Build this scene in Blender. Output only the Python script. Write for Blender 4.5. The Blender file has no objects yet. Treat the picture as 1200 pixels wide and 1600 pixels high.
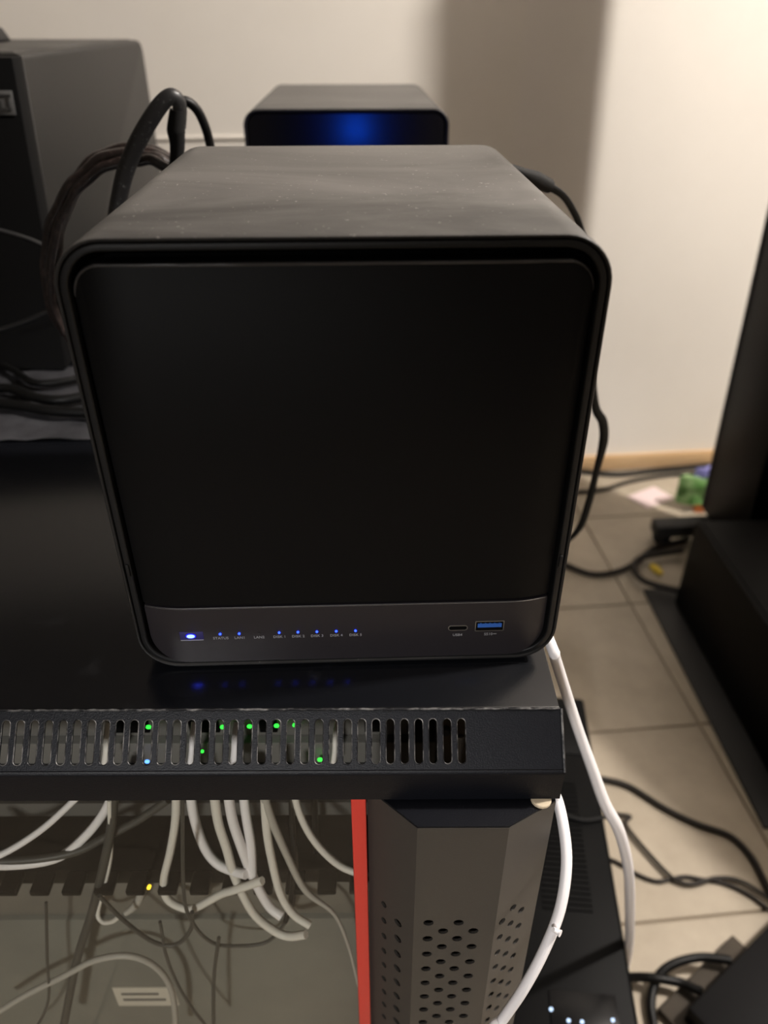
import bpy, bmesh, math, random
from mathutils import Vector, Matrix
random.seed(4)
S = bpy.context.scene
COL = S.collection
R = math.radians

# ------------------------------------------------------------------ camera
CAM_LOC = Vector((.00719, -.27277, .26632))
CAM_ROT = (.99415, .00051, -.03599)
FPX = 1193.16
cd = bpy.data.cameras.new('camera')
cam = bpy.data.objects.new('camera', cd)
COL.objects.link(cam)
cam.location = CAM_LOC
cam.rotation_euler = CAM_ROT
cd.sensor_fit = 'HORIZONTAL'
cd.sensor_width = 36
cd.lens = FPX / 1200 * 36
cd.clip_start = .01
cd.dof.use_dof = True
cd.dof.focus_distance = .36
cd.dof.aperture_fstop = 9.5
S.camera = cam

# ------------------------------------------------------------------ world, lamps, exposure
w = bpy.data.worlds.new('world')
S.world = w
w.use_nodes = True
w.node_tree.nodes['Background'].inputs[0].default_value = (.9, .8, .7, 1)
w.node_tree.nodes['Background'].inputs[1].default_value = .01
S.view_settings.view_transform = 'Standard'
S.view_settings.look = 'None'
S.view_settings.gamma = 1
S.view_settings.use_curve_mapping = False
S.view_settings.exposure = 0

def lamp(name, loc, power, size, color):
    l = bpy.data.lights.new(name, 'POINT')
    l.energy = power
    l.shadow_soft_size = size
    l.color = color
    o = bpy.data.objects.new(name, l)
    COL.objects.link(o)
    o.location = loc
    return o
lamp('ceiling_lamp', (1.50, .20, 1.6), 238, .05, (1, .935, .87))
sp = bpy.data.lights.new('front_fill', 'SPOT')  # unseen spot added to brighten the cabinet front and the cables inside
sp.energy = 66
sp.spot_size = R(25)
sp.spot_blend = .5
sp.shadow_soft_size = .10
sp.color = (1, .98, .96)
so = bpy.data.objects.new('front_fill', sp)
COL.objects.link(so)
so.location = (-.40, -1.5, .62)
so.rotation_euler = (Vector((-.13, -.05, -.15)) - Vector(so.location)).to_track_quat('-Z', 'Y').to_euler()

# ------------------------------------------------------------------ helpers
CM = cam.rotation_euler.to_matrix()
def at(px, py, axis, v):
    """point of the room seen at a photograph pixel on the plane axis = v (measured from the photo)"""
    d = CM @ Vector(((px - 600) / FPX, -(py - 800) / FPX, -1))
    return CAM_LOC + d * ((v - CAM_LOC[axis]) / d[axis])

def mat(name, color, rough=.5, metal=0, noise=0, nscale=60, color2=None, bump=0, bscale=300, spec=.5,
        lo=.4, hi=.65, rough2=None, stretch=None):
    m = bpy.data.materials.new(name)
    m.use_nodes = True
    nt = m.node_tree
    b = nt.nodes['Principled BSDF']
    b.inputs['Base Color'].default_value = (*color, 1)
    b.inputs['Roughness'].default_value = rough
    b.inputs['Metallic'].default_value = metal
    b.inputs['Specular IOR Level'].default_value = spec
    if color2 or noise or bump:
        tc = nt.nodes.new('ShaderNodeTexCoord')
        vec = tc.outputs['Object']
        if stretch:
            mp = nt.nodes.new('ShaderNodeMapping')
            mp.inputs['Scale'].default_value = stretch
            nt.links.new(vec, mp.inputs[0])
            vec = mp.outputs[0]
    if color2:
        n = nt.nodes.new('ShaderNodeTexNoise')
        n.inputs['Scale'].default_value = nscale
        n.inputs['Detail'].default_value = 6
        n.inputs['Roughness'].default_value = .65
        nt.links.new(vec, n.inputs['Vector'])
        r = nt.nodes.new('ShaderNodeValToRGB')
        r.color_ramp.elements[0].position = lo
        r.color_ramp.elements[1].position = hi
        r.color_ramp.elements[0].color = (*color, 1)
        r.color_ramp.elements[1].color = (*color2, 1)
        nt.links.new(n.outputs['Fac'], r.inputs[0])
        nt.links.new(r.outputs[0], b.inputs['Base Color'])
        if rough2 is not None:
            q = nt.nodes.new('ShaderNodeMapRange')
            q.inputs['From Min'].default_value = lo
            q.inputs['From Max'].default_value = hi
            q.inputs['To Min'].default_value = rough
            q.inputs['To Max'].default_value = rough2
            nt.links.new(n.outputs['Fac'], q.inputs[0])
            nt.links.new(q.outputs[0], b.inputs['Roughness'])
    if bump:
        n2 = nt.nodes.new('ShaderNodeTexNoise')
        n2.inputs['Scale'].default_value = bscale
        n2.inputs['Detail'].default_value = 3
        nt.links.new(vec, n2.inputs['Vector'])
        bp = nt.nodes.new('ShaderNodeBump')
        bp.inputs['Strength'].default_value = bump
        bp.inputs['Distance'].default_value = .0005
        nt.links.new(n2.outputs['Fac'], bp.inputs['Height'])
        nt.links.new(bp.outputs[0], b.inputs['Normal'])
    return m

def emit(name, color, s):
    m = bpy.data.materials.new(name)
    m.use_nodes = True
    b = m.node_tree.nodes['Principled BSDF']
    b.inputs['Base Color'].default_value = (*color, 1)
    b.inputs['Emission Color'].default_value = (*color, 1)
    b.inputs['Emission Strength'].default_value = s
    return m

M = dict(
    wall=mat('wall_paint', (.80, .755, .69), .85, color2=(.765, .72, .655), nscale=3, bump=.25, bscale=60),
    ceiling=mat('ceiling_paint', (.30, .28, .26), .9),
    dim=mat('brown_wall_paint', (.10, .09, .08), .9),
    tile=mat('floor_tile', (.35, .295, .222), .5, color2=(.45, .385, .297), nscale=9, lo=.35, hi=.7, bump=.2, bscale=40),
    grout=mat('tile_grout', (.30, .25, .19), .9),
    wood=mat('baseboard_wood', (.55, .36, .19), .5, color2=(.62, .43, .25), nscale=8, stretch=(1, 8, 8)),
    shell=mat('dark_plastic', (.012, .0115, .0115), .42, spec=.35, bump=.1, bscale=900),
    ring=mat('dark_bezel_plastic', (.009, .009, .0095), .45, spec=.3),
    gap=mat('black_gap', (.002, .002, .002), .9, spec=.1),
    panel=mat('matt_black_panel', (.003, .0029, .0031), .5, spec=.14),
    strip=mat('charcoal_metal', (.022, .019, .022), .4, metal=.2, bump=.05, bscale=1500),
    rack=mat('black_powder_coat', (.0042, .0046, .006), .17, color2=(.022, .023, .026), nscale=35, lo=.6, hi=.85, rough2=.35, spec=.45, bump=.06, bscale=1400),
    lip=mat('black_rough_powder_coat', (.0043, .0048, .0072), .40, bump=.3, bscale=1800, spec=.2),
    worn=mat('worn_bare_metal', (.012, .012, .014), .45, color2=(.22, .215, .21), nscale=150, lo=.46, hi=.68, metal=.3),
    rackin=mat('cabinet_inside', (.03, .03, .032), .6),
    column=mat('grey_brown_sheet_metal', (.040, .036, .032), .42, bump=.12, bscale=1500),
    red=mat('red_plastic', (.62, .045, .03), .4),
    bolt=mat('beige_plastic', (.6, .5, .36), .5),
    grey=mat('grey_device', (.14, .135, .125), .5),
    dgrey=mat('dark_grey_device', (.020, .020, .0205), .5, spec=.3),
    olive=mat('olive_grey_sheet', (.17, .16, .135), .55, color2=(.15, .14, .12), nscale=12),
    olive2=mat('green_grey_sheet', (.19, .19, .165), .5, color2=(.16, .16, .14), nscale=10),
    black=mat('black_plastic', (.0020, .0018, .0017), .5, spec=.1),
    gblack=mat('gloss_black', (.003, .003, .0035), .3, spec=.2),
    bezel=mat('matt_black_bezel', (.004, .004, .0042), .75, spec=.1),
    nas2=mat('satin_black_front', (.0022, .0022, .0032), .22),
    rubber=mat('black_rubber', (.005, .005, .005), .7, spec=.3),
    cordblack=mat('black_cord', (.0035, .0035, .0035), .45, spec=.25),
    cordbrown=mat('dark_brown_cord', (.015, .011, .008), .5, spec=.3),
    braid=mat('brown_braid', (.014, .009, .008), .32, color2=(.075, .05, .045), nscale=240, lo=.5, hi=.72, bump=.6, bscale=700),
    flat=mat('printed_black_cord', (.014, .014, .015), .4, color2=(.16, .16, .16), nscale=420, lo=.6, hi=.72),
    white=mat('white_cable', (.86, .83, .84), .45),
    offwhite=mat('ivory_cable', (.74, .71, .65), .5),
    dimwhite=mat('grey_cable', (.42, .40, .36), .5),
    darkcable=mat('dark_grey_cable', (.05, .048, .042), .5),
    towergrey=mat('grey_painted_steel', (.0135, .013, .012), .5, spec=.4, color2=(.016, .015, .014), nscale=5),
    towertop=mat('dusty_grey_steel', (.030, .028, .026), .55, color2=(.07, .066, .06), nscale=14),
    label=mat('grey_label', (.10, .10, .10), .5),
    sticker=mat('white_sticker', (.62, .58, .5), .5),
    print=mat('light_print', (.36, .36, .38), .5),
    printdark=mat('dark_print', (.03, .03, .03), .6),
    silver=mat('silver_metal', (.55, .55, .56), .3, metal=1),
    usbblue=mat('blue_plastic', (.03, .13, .5), .4),
    ups=mat('black_matt_case', (.0016, .0016, .0018), .5, spec=.08, color2=(.0026, .0026, .0026), nscale=18),
    boxgrey=mat('dark_grey_case', (.0038, .0038, .0044), .5, spec=.14),
    shadowbrown=mat('shadow_brown', (.036, .027, .017), .65, color2=(.055, .042, .028), nscale=12),  # brown of the floor shadow beside the flat device
    green=mat('green_foil', (.10, .26, .06), .35, color2=(.3, .45, .2), nscale=40),
    purple=mat('lilac_foil', (.25, .24, .55), .4),
    orange=mat('orange_foil', (.7, .22, .06), .4),
    pink=mat('pale_pink_paper', (.75, .6, .6), .7),
    yellow=mat('yellow_plastic', (.7, .5, .05), .5),
    ledblue=emit('blue_light', (.012, .035, 1), 9),
    ledwhite=emit('blue_white_light', (.040, .062, 1), 16),
    ledgreen=emit('green_light', (.03, 1, .05), 2.2),
    ledrack=emit('light_blue_light', (.1, .3, 1), 2.5),
    ledyellow=emit('yellow_light', (1, .65, .03), 2.2),
    ledcool=emit('cool_white_light', (.5, .7, 1), 1.0),
    rearglow=emit('added_rear_blue_glow', (.004, .09, 1), 2600),
)
def dusty(name, base, dust, amount, rough, nscale, lo, hi, spec=.4, stretch=(1, 2.4, 1)):
    """dark plastic with dust that has settled, in wiped blotches, on upward faces only"""
    m = mat(name, base, rough, spec=spec, bump=.1, bscale=900)
    nt = m.node_tree
    b = nt.nodes['Principled BSDF']
    N = nt.nodes.new
    tc, mp, no, ra, ge, se, pw, mu, mx = (N('ShaderNodeTexCoord'), N('ShaderNodeMapping'), N('ShaderNodeTexNoise'), N('ShaderNodeMapRange'),
        N('ShaderNodeNewGeometry'), N('ShaderNodeSeparateXYZ'), N('ShaderNodeMath'), N('ShaderNodeMath'), N('ShaderNodeMix'))
    mp.inputs['Scale'].default_value = stretch
    no.inputs['Scale'].default_value = nscale
    no.inputs['Detail'].default_value = 7
    no.inputs['Roughness'].default_value = .62
    no.inputs['Distortion'].default_value = .8
    ra.inputs['From Min'].default_value = lo
    ra.inputs['From Max'].default_value = hi
    ra.inputs['To Min'].default_value = amount[0]
    ra.inputs['To Max'].default_value = amount[1]
    pw.operation = 'POWER'
    pw.use_clamp = True
    pw.inputs[1].default_value = 3
    mu.operation = 'MULTIPLY'
    mx.data_type = 'RGBA'
    L = nt.links.new
    L(tc.outputs['Object'], mp.inputs[0])
    L(mp.outputs[0], no.inputs['Vector'])
    L(no.outputs['Fac'], ra.inputs[0])
    sk, sr, ad = N('ShaderNodeTexNoise'), N('ShaderNodeMapRange'), N('ShaderNodeMath')
    sk.inputs['Scale'].default_value = 520
    sk.inputs['Detail'].default_value = 1
    sr.inputs['From Min'].default_value = .735
    sr.inputs['From Max'].default_value = .78
    sr.inputs['To Max'].default_value = .8
    ad.operation = 'ADD'
    ad.use_clamp = True
    L(tc.outputs['Object'], sk.inputs['Vector'])
    L(sk.outputs['Fac'], sr.inputs[0])
    L(ra.outputs[0], ad.inputs[0])
    L(sr.outputs[0], ad.inputs[1])
    L(ge.outputs['Normal'], se.inputs[0])
    L(se.outputs['Z'], pw.inputs[0])
    L(pw.outputs[0], mu.inputs[0])
    L(ad.outputs[0], mu.inputs[1])
    L(mu.outputs[0], mx.inputs['Factor'])
    mx.inputs[6].default_value = (*base, 1)
    mx.inputs[7].default_value = (*dust, 1)
    L(mx.outputs[2], b.inputs['Base Color'])
    return m
M['shell'] = dusty('dusty_dark_plastic', (.012, .0115, .0115), (.30, .285, .27), (.10, .36), .45, 6, .40, .70)
def glass_mat():
    m = bpy.data.materials.new('clear_door_glass')
    m.use_nodes = True
    nt = m.node_tree
    nt.nodes.clear()
    o = nt.nodes.new('ShaderNodeOutputMaterial')
    mx = nt.nodes.new('ShaderNodeMixShader')
    t = nt.nodes.new('ShaderNodeBsdfTransparent')
    t.inputs[0].default_value = (.93, .93, .91, 1)
    g = nt.nodes.new('ShaderNodeBsdfGlossy')
    g.inputs['Roughness'].default_value = .03
    f = nt.nodes.new('ShaderNodeFresnel')
    f.inputs[0].default_value = 1.5
    ge = nt.nodes.new('ShaderNodeNewGeometry')      # the pane reflects on the side a ray enters, not again on its inner side
    mu = nt.nodes.new('ShaderNodeMath')
    mu.operation = 'MULTIPLY'
    iv = nt.nodes.new('ShaderNodeMath')
    iv.operation = 'SUBTRACT'
    iv.inputs[0].default_value = 1
    nt.links.new(ge.outputs['Backfacing'], iv.inputs[1])
    nt.links.new(f.outputs[0], mu.inputs[0])
    nt.links.new(iv.outputs[0], mu.inputs[1])
    nt.links.new(mu.outputs[0], mx.inputs[0])
    nt.links.new(t.outputs[0], mx.inputs[1])
    nt.links.new(g.outputs[0], mx.inputs[2])
    nt.links.new(mx.outputs[0], o.inputs[0])
    return m
M['glass'] = glass_mat()

def tag(o, label=None, cat=None, group=None, kind=None):
    if label: o['label'] = label
    if cat: o['category'] = cat
    if group: o['group'] = group
    if kind: o['kind'] = kind
    return o

def thing(name, loc, label, cat, rz=0, group=None, ry=0):
    o = bpy.data.objects.new(name, None)
    COL.objects.link(o)
    o.location = loc
    o.rotation_euler = (0, ry, rz)
    o.empty_display_size = .02
    return tag(o, label, cat, group)

def link(name, me, m, parent=None, world=False, smooth=None):
    """link a mesh; world=True: its coordinates are room coordinates and are brought into the parent's frame"""
    o = bpy.data.objects.new(name, me)
    COL.objects.link(o)
    if m is not None:
        for x in (m if isinstance(m, (list, tuple)) else [m]):
            me.materials.append(x)
    if parent is not None:
        o.parent = parent
        if world:
            chain = Matrix()
            p = parent
            while p is not None:
                chain = p.matrix_basis @ chain
                p = p.parent
            me.transform(chain.inverted())
    if smooth is not None:
        for p in me.polygons: p.use_smooth = True
        if smooth < 180:
            me.set_sharp_from_angle(angle=R(smooth))
    return o

def from_bm(name, bm, m, parent=None, world=False, smooth=40):
    me = bpy.data.meshes.new(name)
    bmesh.ops.recalc_face_normals(bm, faces=bm.faces[:])
    bm.to_mesh(me)
    bm.free()
    return link(name, me, m, parent, world, smooth)

def bm_box(bm, x0, x1, y0, y1, z0, z1, bev=0, seg=2, mi=0, xf=None):
    t = bmesh.new()
    v = [t.verts.new((x, y, z)) for x in (x0, x1) for y in (y0, y1) for z in (z0, z1)]
    for f in ((0, 1, 3, 2), (4, 6, 7, 5), (0, 4, 5, 1), (2, 3, 7, 6), (0, 2, 6, 4), (1, 5, 7, 3)):
        t.faces.new([v[i] for i in f])
    if bev:
        bmesh.ops.bevel(t, geom=t.edges[:], offset=bev, segments=seg, profile=.5, affect='EDGES')
    bmesh.ops.recalc_face_normals(t, faces=t.faces[:])
    if xf is not None: t.transform(xf)
    merge(bm, t, mi)

def merge(bm, t, mi=0):
    mp = {}
    for v in t.verts: mp[v] = bm.verts.new(v.co)
    for f in t.faces:
        try:
            nf = bm.faces.new([mp[v] for v in f.verts])
            nf.material_index = mi if mi else f.material_index
        except ValueError: pass
    t.free()

def box(name, x0, x1, y0, y1, z0, z1, m, parent=None, bev=0, seg=2, world=False, xf=None):
    bm = bmesh.new()
    bm_box(bm, x0, x1, y0, y1, z0, z1, bev, seg, xf=xf)
    return from_bm(name, bm, m, parent, world, 40)

def prism(name, poly, a0, a1, axis, m, parent=None, bev=0, world=False, seg=2):
    """polygon extruded along an axis: poly is (y,z) for x, (x,z) for y, (x,y) for z"""
    def P(u, v, a):
        return {'x': (a, u, v), 'y': (u, a, v), 'z': (u, v, a)}[axis]
    bm = bmesh.new()
    A = [bm.verts.new(P(u, v, a0)) for u, v in poly]
    B = [bm.verts.new(P(u, v, a1)) for u, v in poly]
    n = len(poly)
    fa = bm.faces.new(A)
    fb = bm.faces.new(B[::-1])
    for i in range(n): bm.faces.new([A[i], B[i], B[(i + 1) % n], A[(i + 1) % n]])
    bmesh.ops.recalc_face_normals(bm, faces=bm.faces[:])
    if bev:
        e = [x for x in fa.edges] + [x for x in fb.edges]
        bmesh.ops.bevel(bm, geom=list(set(e)), offset=bev, segments=seg, profile=.5, affect='EDGES')
    return from_bm(name, bm, m, parent, world, 35)

def catmull(pts, n=6):
    P = [Vector(p) for p in pts]
    P = [P[0] * 2 - P[1]] + P + [P[-1] * 2 - P[-2]]
    out = []
    for i in range(1, len(P) - 2):
        a, b, c, d = P[i - 1], P[i], P[i + 1], P[i + 2]
        for k in range(n):
            t = k / n
            out.append(.5 * ((2 * b) + (c - a) * t + (2 * a - 5 * b + 4 * c - d) * t * t + (3 * b - a - 3 * c + d) * t ** 3))
    out.append(P[-2])
    return out

def bm_tube(bm, pts, r, n=8, sub=6, flat=1.0, closed=False, raw=False):
    """swept tube; r may be a list over the control points; flat < 1 squashes the section"""
    ctr = [Vector(p) for p in pts] if raw else catmull(pts, sub)
    m = len(ctr)
    if isinstance(r, (int, float)): rr = [r] * m
    else:
        rr = []
        for i in range(m):
            t = i / (m - 1) * (len(r) - 1)
            k = min(int(t), len(r) - 2)
            rr.append(r[k] + (r[k + 1] - r[k]) * (t - k))
    rings = []
    up = None
    for i, c in enumerate(ctr):
        if closed: d = ctr[(i + 1) % m] - ctr[i - 1]
        else: d = ctr[min(i + 1, m - 1)] - ctr[max(i - 1, 0)]
        d.normalize()
        if up is None:
            up = Vector((0, 1, 0)) if abs(d.y) < .9 else Vector((1, 0, 0))
        up = (up - d * up.dot(d)).normalized()
        s = d.cross(up)
        rings.append([bm.verts.new(c + rr[i] * (math.cos(2 * math.pi * k / n) * s + flat * math.sin(2 * math.pi * k / n) * up)) for k in range(n)])
    for i in range(m if closed else m - 1):
        a, b = rings[i], rings[(i + 1) % m]
        for k in range(n): bm.faces.new([a[k], a[(k + 1) % n], b[(k + 1) % n], b[k]])
    if not closed:
        bm.faces.new(rings[0][::-1])
        bm.faces.new(rings[-1])

def tube(name, pts, r, m, parent=None, n=8, sub=6, flat=1.0, world=True):
    bm = bmesh.new()
    bm_tube(bm, pts, r, n, sub, flat)
    return from_bm(name, bm, m, parent, world, 60)

def cable(name, pts, r, m, label, group=None, cat='cable', **k):
    return tag(tube(name, pts, r, m, **k), label, cat, group)

def bm_cyl(bm, c, axis, r, h, n=16, bev=0, sx=1, mi=0):
    """cylinder centred at c along a direction"""
    ax = Vector(axis).normalized()
    u = Vector((1, 0, 0)) if abs(ax.x) < .9 else Vector((0, 1, 0))
    u = (u - ax * u.dot(ax)).normalized()
    v = ax.cross(u)
    t = bmesh.new()
    c = Vector(c)
    rings = []
    prof = [(-h / 2, r - bev), (-h / 2 + bev, r), (h / 2 - bev, r), (h / 2, r - bev)] if bev else [(-h / 2, r), (h / 2, r)]
    for a, q in prof:
        rings.append([t.verts.new(c + ax * a + q * (sx * u * math.cos(2 * math.pi * k / n) + v * math.sin(2 * math.pi * k / n))) for k in range(n)])
    for a, b in zip(rings, rings[1:]):
        for k in range(n): t.faces.new([a[k], a[(k + 1) % n], b[(k + 1) % n], b[k]])
    t.faces.new(rings[0][::-1])
    t.faces.new(rings[-1])
    merge(bm, t, mi)

def cyl(name, c, axis, r, h, m, parent=None, n=16, bev=0, sx=1, world=False):
    bm = bmesh.new()
    bm_cyl(bm, c, axis, r, h, n, bev, sx)
    return from_bm(name, bm, m, parent, world, 40)

def rrect(hw, hh, r, n=7):
    """rounded rectangle outline, counter-clockwise"""
    r = max(r, .0001)
    out = []
    for cx, cy, a in ((hw - r, -hh + r, -90), (hw - r, hh - r, 0), (-hw + r, hh - r, 90), (-hw + r, -hh + r, 180)):
        for k in range(n + 1):
            t = R(a + 90 * k / n)
            out.append((cx + r * math.cos(t), cy + r * math.sin(t)))
    return out

def loft(name, hw, hh, r, path, zc, m, parent, caps=(False, False), n=7, smooth=35):
    """rounded-rectangle rings (inset, y) swept into one skin around the y axis"""
    bm = bmesh.new()
    rings = []
    for d, y in path:
        rings.append([bm.verts.new((x, y, z + zc)) for x, z in rrect(hw - d, hh - d, r - d, n)])
    for a, b in zip(rings, rings[1:]):
        k = len(a)
        for i in range(k): bm.faces.new([a[i], a[(i + 1) % k], b[(i + 1) % k], b[i]])
    if caps[0]: bm.faces.new(rings[0])
    if caps[1]: bm.faces.new(rings[-1][::-1])
    return from_bm(name, bm, m, parent, False, smooth)

def holed(outline, holes, thick, fmap):
    """flat plate with real holes, filled by a 2D curve, then mapped (u, v, w) to space"""
    c = bpy.data.curves.new('plate', 'CURVE')
    c.dimensions = '2D'
    c.fill_mode = 'BOTH'
    c.extrude = thick * 50
    for pl in [outline] + holes:
        s = c.splines.new('POLY')
        s.points.add(len(pl) - 1)
        for p, (u, v) in zip(s.points, pl): p.co = (u * 100, v * 100, 0, 1)
        s.use_cyclic_u = True
    o = bpy.data.objects.new('plate', c)
    COL.objects.link(o)
    dg = bpy.context.evaluated_depsgraph_get()
    me = bpy.data.meshes.new_from_object(o.evaluated_get(dg))
    bpy.data.objects.remove(o)
    bpy.data.curves.remove(c)
    bm = bmesh.new()
    bm.from_mesh(me)
    bpy.data.meshes.remove(me)
    for v in bm.verts: v.co = fmap(v.co.x / 100, v.co.y / 100, v.co.z / 100)
    for f in bm.faces: f.material_index = 0
    return bm

def text(name, body, size, x, z, y, m, parent, align='CENTER'):
    """flat printed lettering in the x-z plane, facing -y"""
    c = bpy.data.curves.new(name, 'FONT')
    c.body = body
    c.size = size
    c.align_x = align
    c.extrude = .00004
    c.resolution_u = 2
    o = bpy.data.objects.new(name, c)
    COL.objects.link(o)
    dg = bpy.context.evaluated_depsgraph_get()
    me = bpy.data.meshes.new_from_object(o.evaluated_get(dg))
    bpy.data.objects.remove(o)
    bpy.data.curves.remove(c)
    me.transform(Matrix(((1, 0, 0, x), (0, 0, -1, y), (0, 1, 0, z), (0, 0, 0, 1))))
    me.materials.clear()
    return link(name, me, m, parent)

# ------------------------------------------------------------------ the room
RA = R(3.5)
FLOOR = -.65
def room(name):
    o = bpy.data.objects.new(name, None)
    return o
RMX = Matrix.Rotation(RA, 4, 'Z')
def struct(name, x0, x1, y0, y1, z0, z1, m, parent=None, bev=0):
    o = box(name, x0, x1, y0, y1, z0, z1, m, None, bev)
    o.matrix_world = RMX
    o.rotation_euler = (0, 0, RA)
    return tag(o, kind='structure')
WY = 1.268
floor = struct('floor', -1.6, 2.6, -2.4, WY + .05, FLOOR - .06, FLOOR - .004, M['grout'])
struct('wall_back', -1.6, 2.6, WY, WY + .1, FLOOR - .06, 1.85, M['wall'])
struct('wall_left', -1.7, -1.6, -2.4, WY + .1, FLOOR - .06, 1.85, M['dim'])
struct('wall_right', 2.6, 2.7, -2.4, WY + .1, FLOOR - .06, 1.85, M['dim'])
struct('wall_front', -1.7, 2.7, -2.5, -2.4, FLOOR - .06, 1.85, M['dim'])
struct('ceiling', -1.7, 2.7, -2.5, WY + .1, 1.78, 1.86, M['ceiling'])
struct('baseboard_back', -1.6, 2.6, WY - .012, WY, FLOOR + .003, FLOOR + .040, M['wood'], bev=.002)
struct('trim_1', -1.6, .08, WY - .004, WY, .080, .0845, M['wall'], bev=.001)
# floor tiles, one by one
TP, TX, TY = .289, .552, .485
tm = None
for i in range(-4, 6):
    for j in range(-5, 4):
        x0, y0 = TX + i * TP, TY + j * TP
        y1 = min(y0 + TP, WY)
        if y1 - y0 < .03 or x0 > 2.2: continue
        if y1 < y0 + TP - .001:
            me = None
        if y1 == y0 + TP and tm is not None:
            o = bpy.data.objects.new('tile', tm)
            COL.objects.link(o)
        else:
            bm = bmesh.new()
            bm_box(bm, .0018, TP - .0018, .0018, y1 - y0 - .0018, -.008, 0, .0012, 1)
            o = from_bm('tile', bm, M['tile'], None, False, 30)
            if y1 == y0 + TP: tm = o.data
        o.parent = floor
        o.location = (x0, y0, FLOOR + random.uniform(-.0006, .0004))

# ------------------------------------------------------------------ server cabinet
RK = R(-1.8)
rack = thing('server_cabinet', (0, -.0277, FLOOR), 'black steel server cabinet with slotted front lip, glass door and red door edge', 'cabinet', RK)
ZT = -FLOOR                      # local height of the cabinet roof
XL, XR, YB = -.505, .0965, .915
SL = .0198                       # size of the 45 degree front slope
def rk(name, *a, **k): return box(name, *a, parent=rack, **k)
rk('top_panel', XL, XR, 0, YB, ZT - .002, ZT, M['rack'], bev=.0006)
# slotted sloping front
slots = []
for k in range(78):
    cx = .0511 - .00649 * k
    slots.append([(cx + .00195 * math.cos(t) if True else 0, v + .00195 * math.sin(t))
                  for v, a0 in ((-.0066, 0), (-.0226, 180)) for t in [R(a0 + 180 * q / 8) for q in range(9)]])
s2 = .5 ** .5
def slope(u, v, w): return Vector((u, v * s2 - w * s2 + .0005, ZT + v * s2 + w * s2 - .0008))
bm = holed([(XL, 0), (XL, -.0275), (XR + .001, -.0275), (XR + .001, 0)], slots, .0014, slope)
from_bm('vent_panel', bm, M['lip'], rack, False, 30)
bm = bmesh.new()
for k, s in enumerate(slots):
    if k > 40: break
    bm_tube(bm, [slope(u, v, .0007) for u, v in s], .00022, 4, raw=True, closed=True)
tag(from_bm('worn_slot_rim', bm, M['worn'], rack, False, 60), 'paint worn to bare metal around the vent slots', kind='stuff')
# rounded fold and vertical fascia under the slope
prof = [(-.0194, ZT - .0192)]
for k in range(5):
    a = R(45 - 45 * k / 4)
    prof.append((-.0170 - .0034 * math.cos(a), ZT - .0220 + .0034 * math.sin(a)))
prof += [(-.0200, ZT - .0392), (-.0185, ZT - .0398), (-.0182, ZT - .0230), (-.0182, ZT - .0206)]
prism('fascia', prof, XL, XR + .001, 'x', M['lip'], rack)
prism('end_cap', [(0.002, ZT - .0016), (-.0188, ZT - .0205), (-.0182, ZT - .0385), (.002, ZT - .0385)], XR - .0005, XR + .0008, 'x', M['lip'], rack)
bm = bmesh.new()
pts = [(XL + i * (XR - XL) / 200, -.0004 + .0002 * math.sin(i * 2.3), ZT - .0004) for i in range(201)]
bm_tube(bm, pts, .0006, 5, raw=True)
pts = [(XR + .0009, -.0003 - SL * i / 20, ZT - .0006 - SL * i / 20) for i in range(21)]
bm_tube(bm, pts, .0006, 5, raw=True)
tag(from_bm('worn_edge', bm, M['worn'], rack, False, 60), 'worn silvery front edge', kind='stuff')
# body
rk('side_panel', XR - .0018, XR - .0002, .002, YB, .004, ZT - .002, M['rack'])
rk('side_panel', XL, XL + .0016, .002, YB, .004, ZT - .002, M['rackin'])
rk('back_panel', XL + .002, XR - .002, YB - .0016, YB, .004, ZT - .002, M['rackin'])
rk('base_panel', XL + .002, XR - .002, 0, YB - .002, .004, .01, M['rackin'])
for x in (XL + .03, XR - .03):
    for y in (.04, YB - .04):
        cyl('foot', (x, y, .002), (0, 0, 1), .018, .004, M['rubber'], rack)
rk('mounting_rail', .0480, .0640, .050, .0520, .02, ZT - .004, mat('brown_grey_rail', (.2, .16, .11), .5))
cyl('cage_screw', (.0505, .0485, ZT - .0715), (0, 1, 0), .0030, .004, M['label'], rack, bev=.0006)
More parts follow.
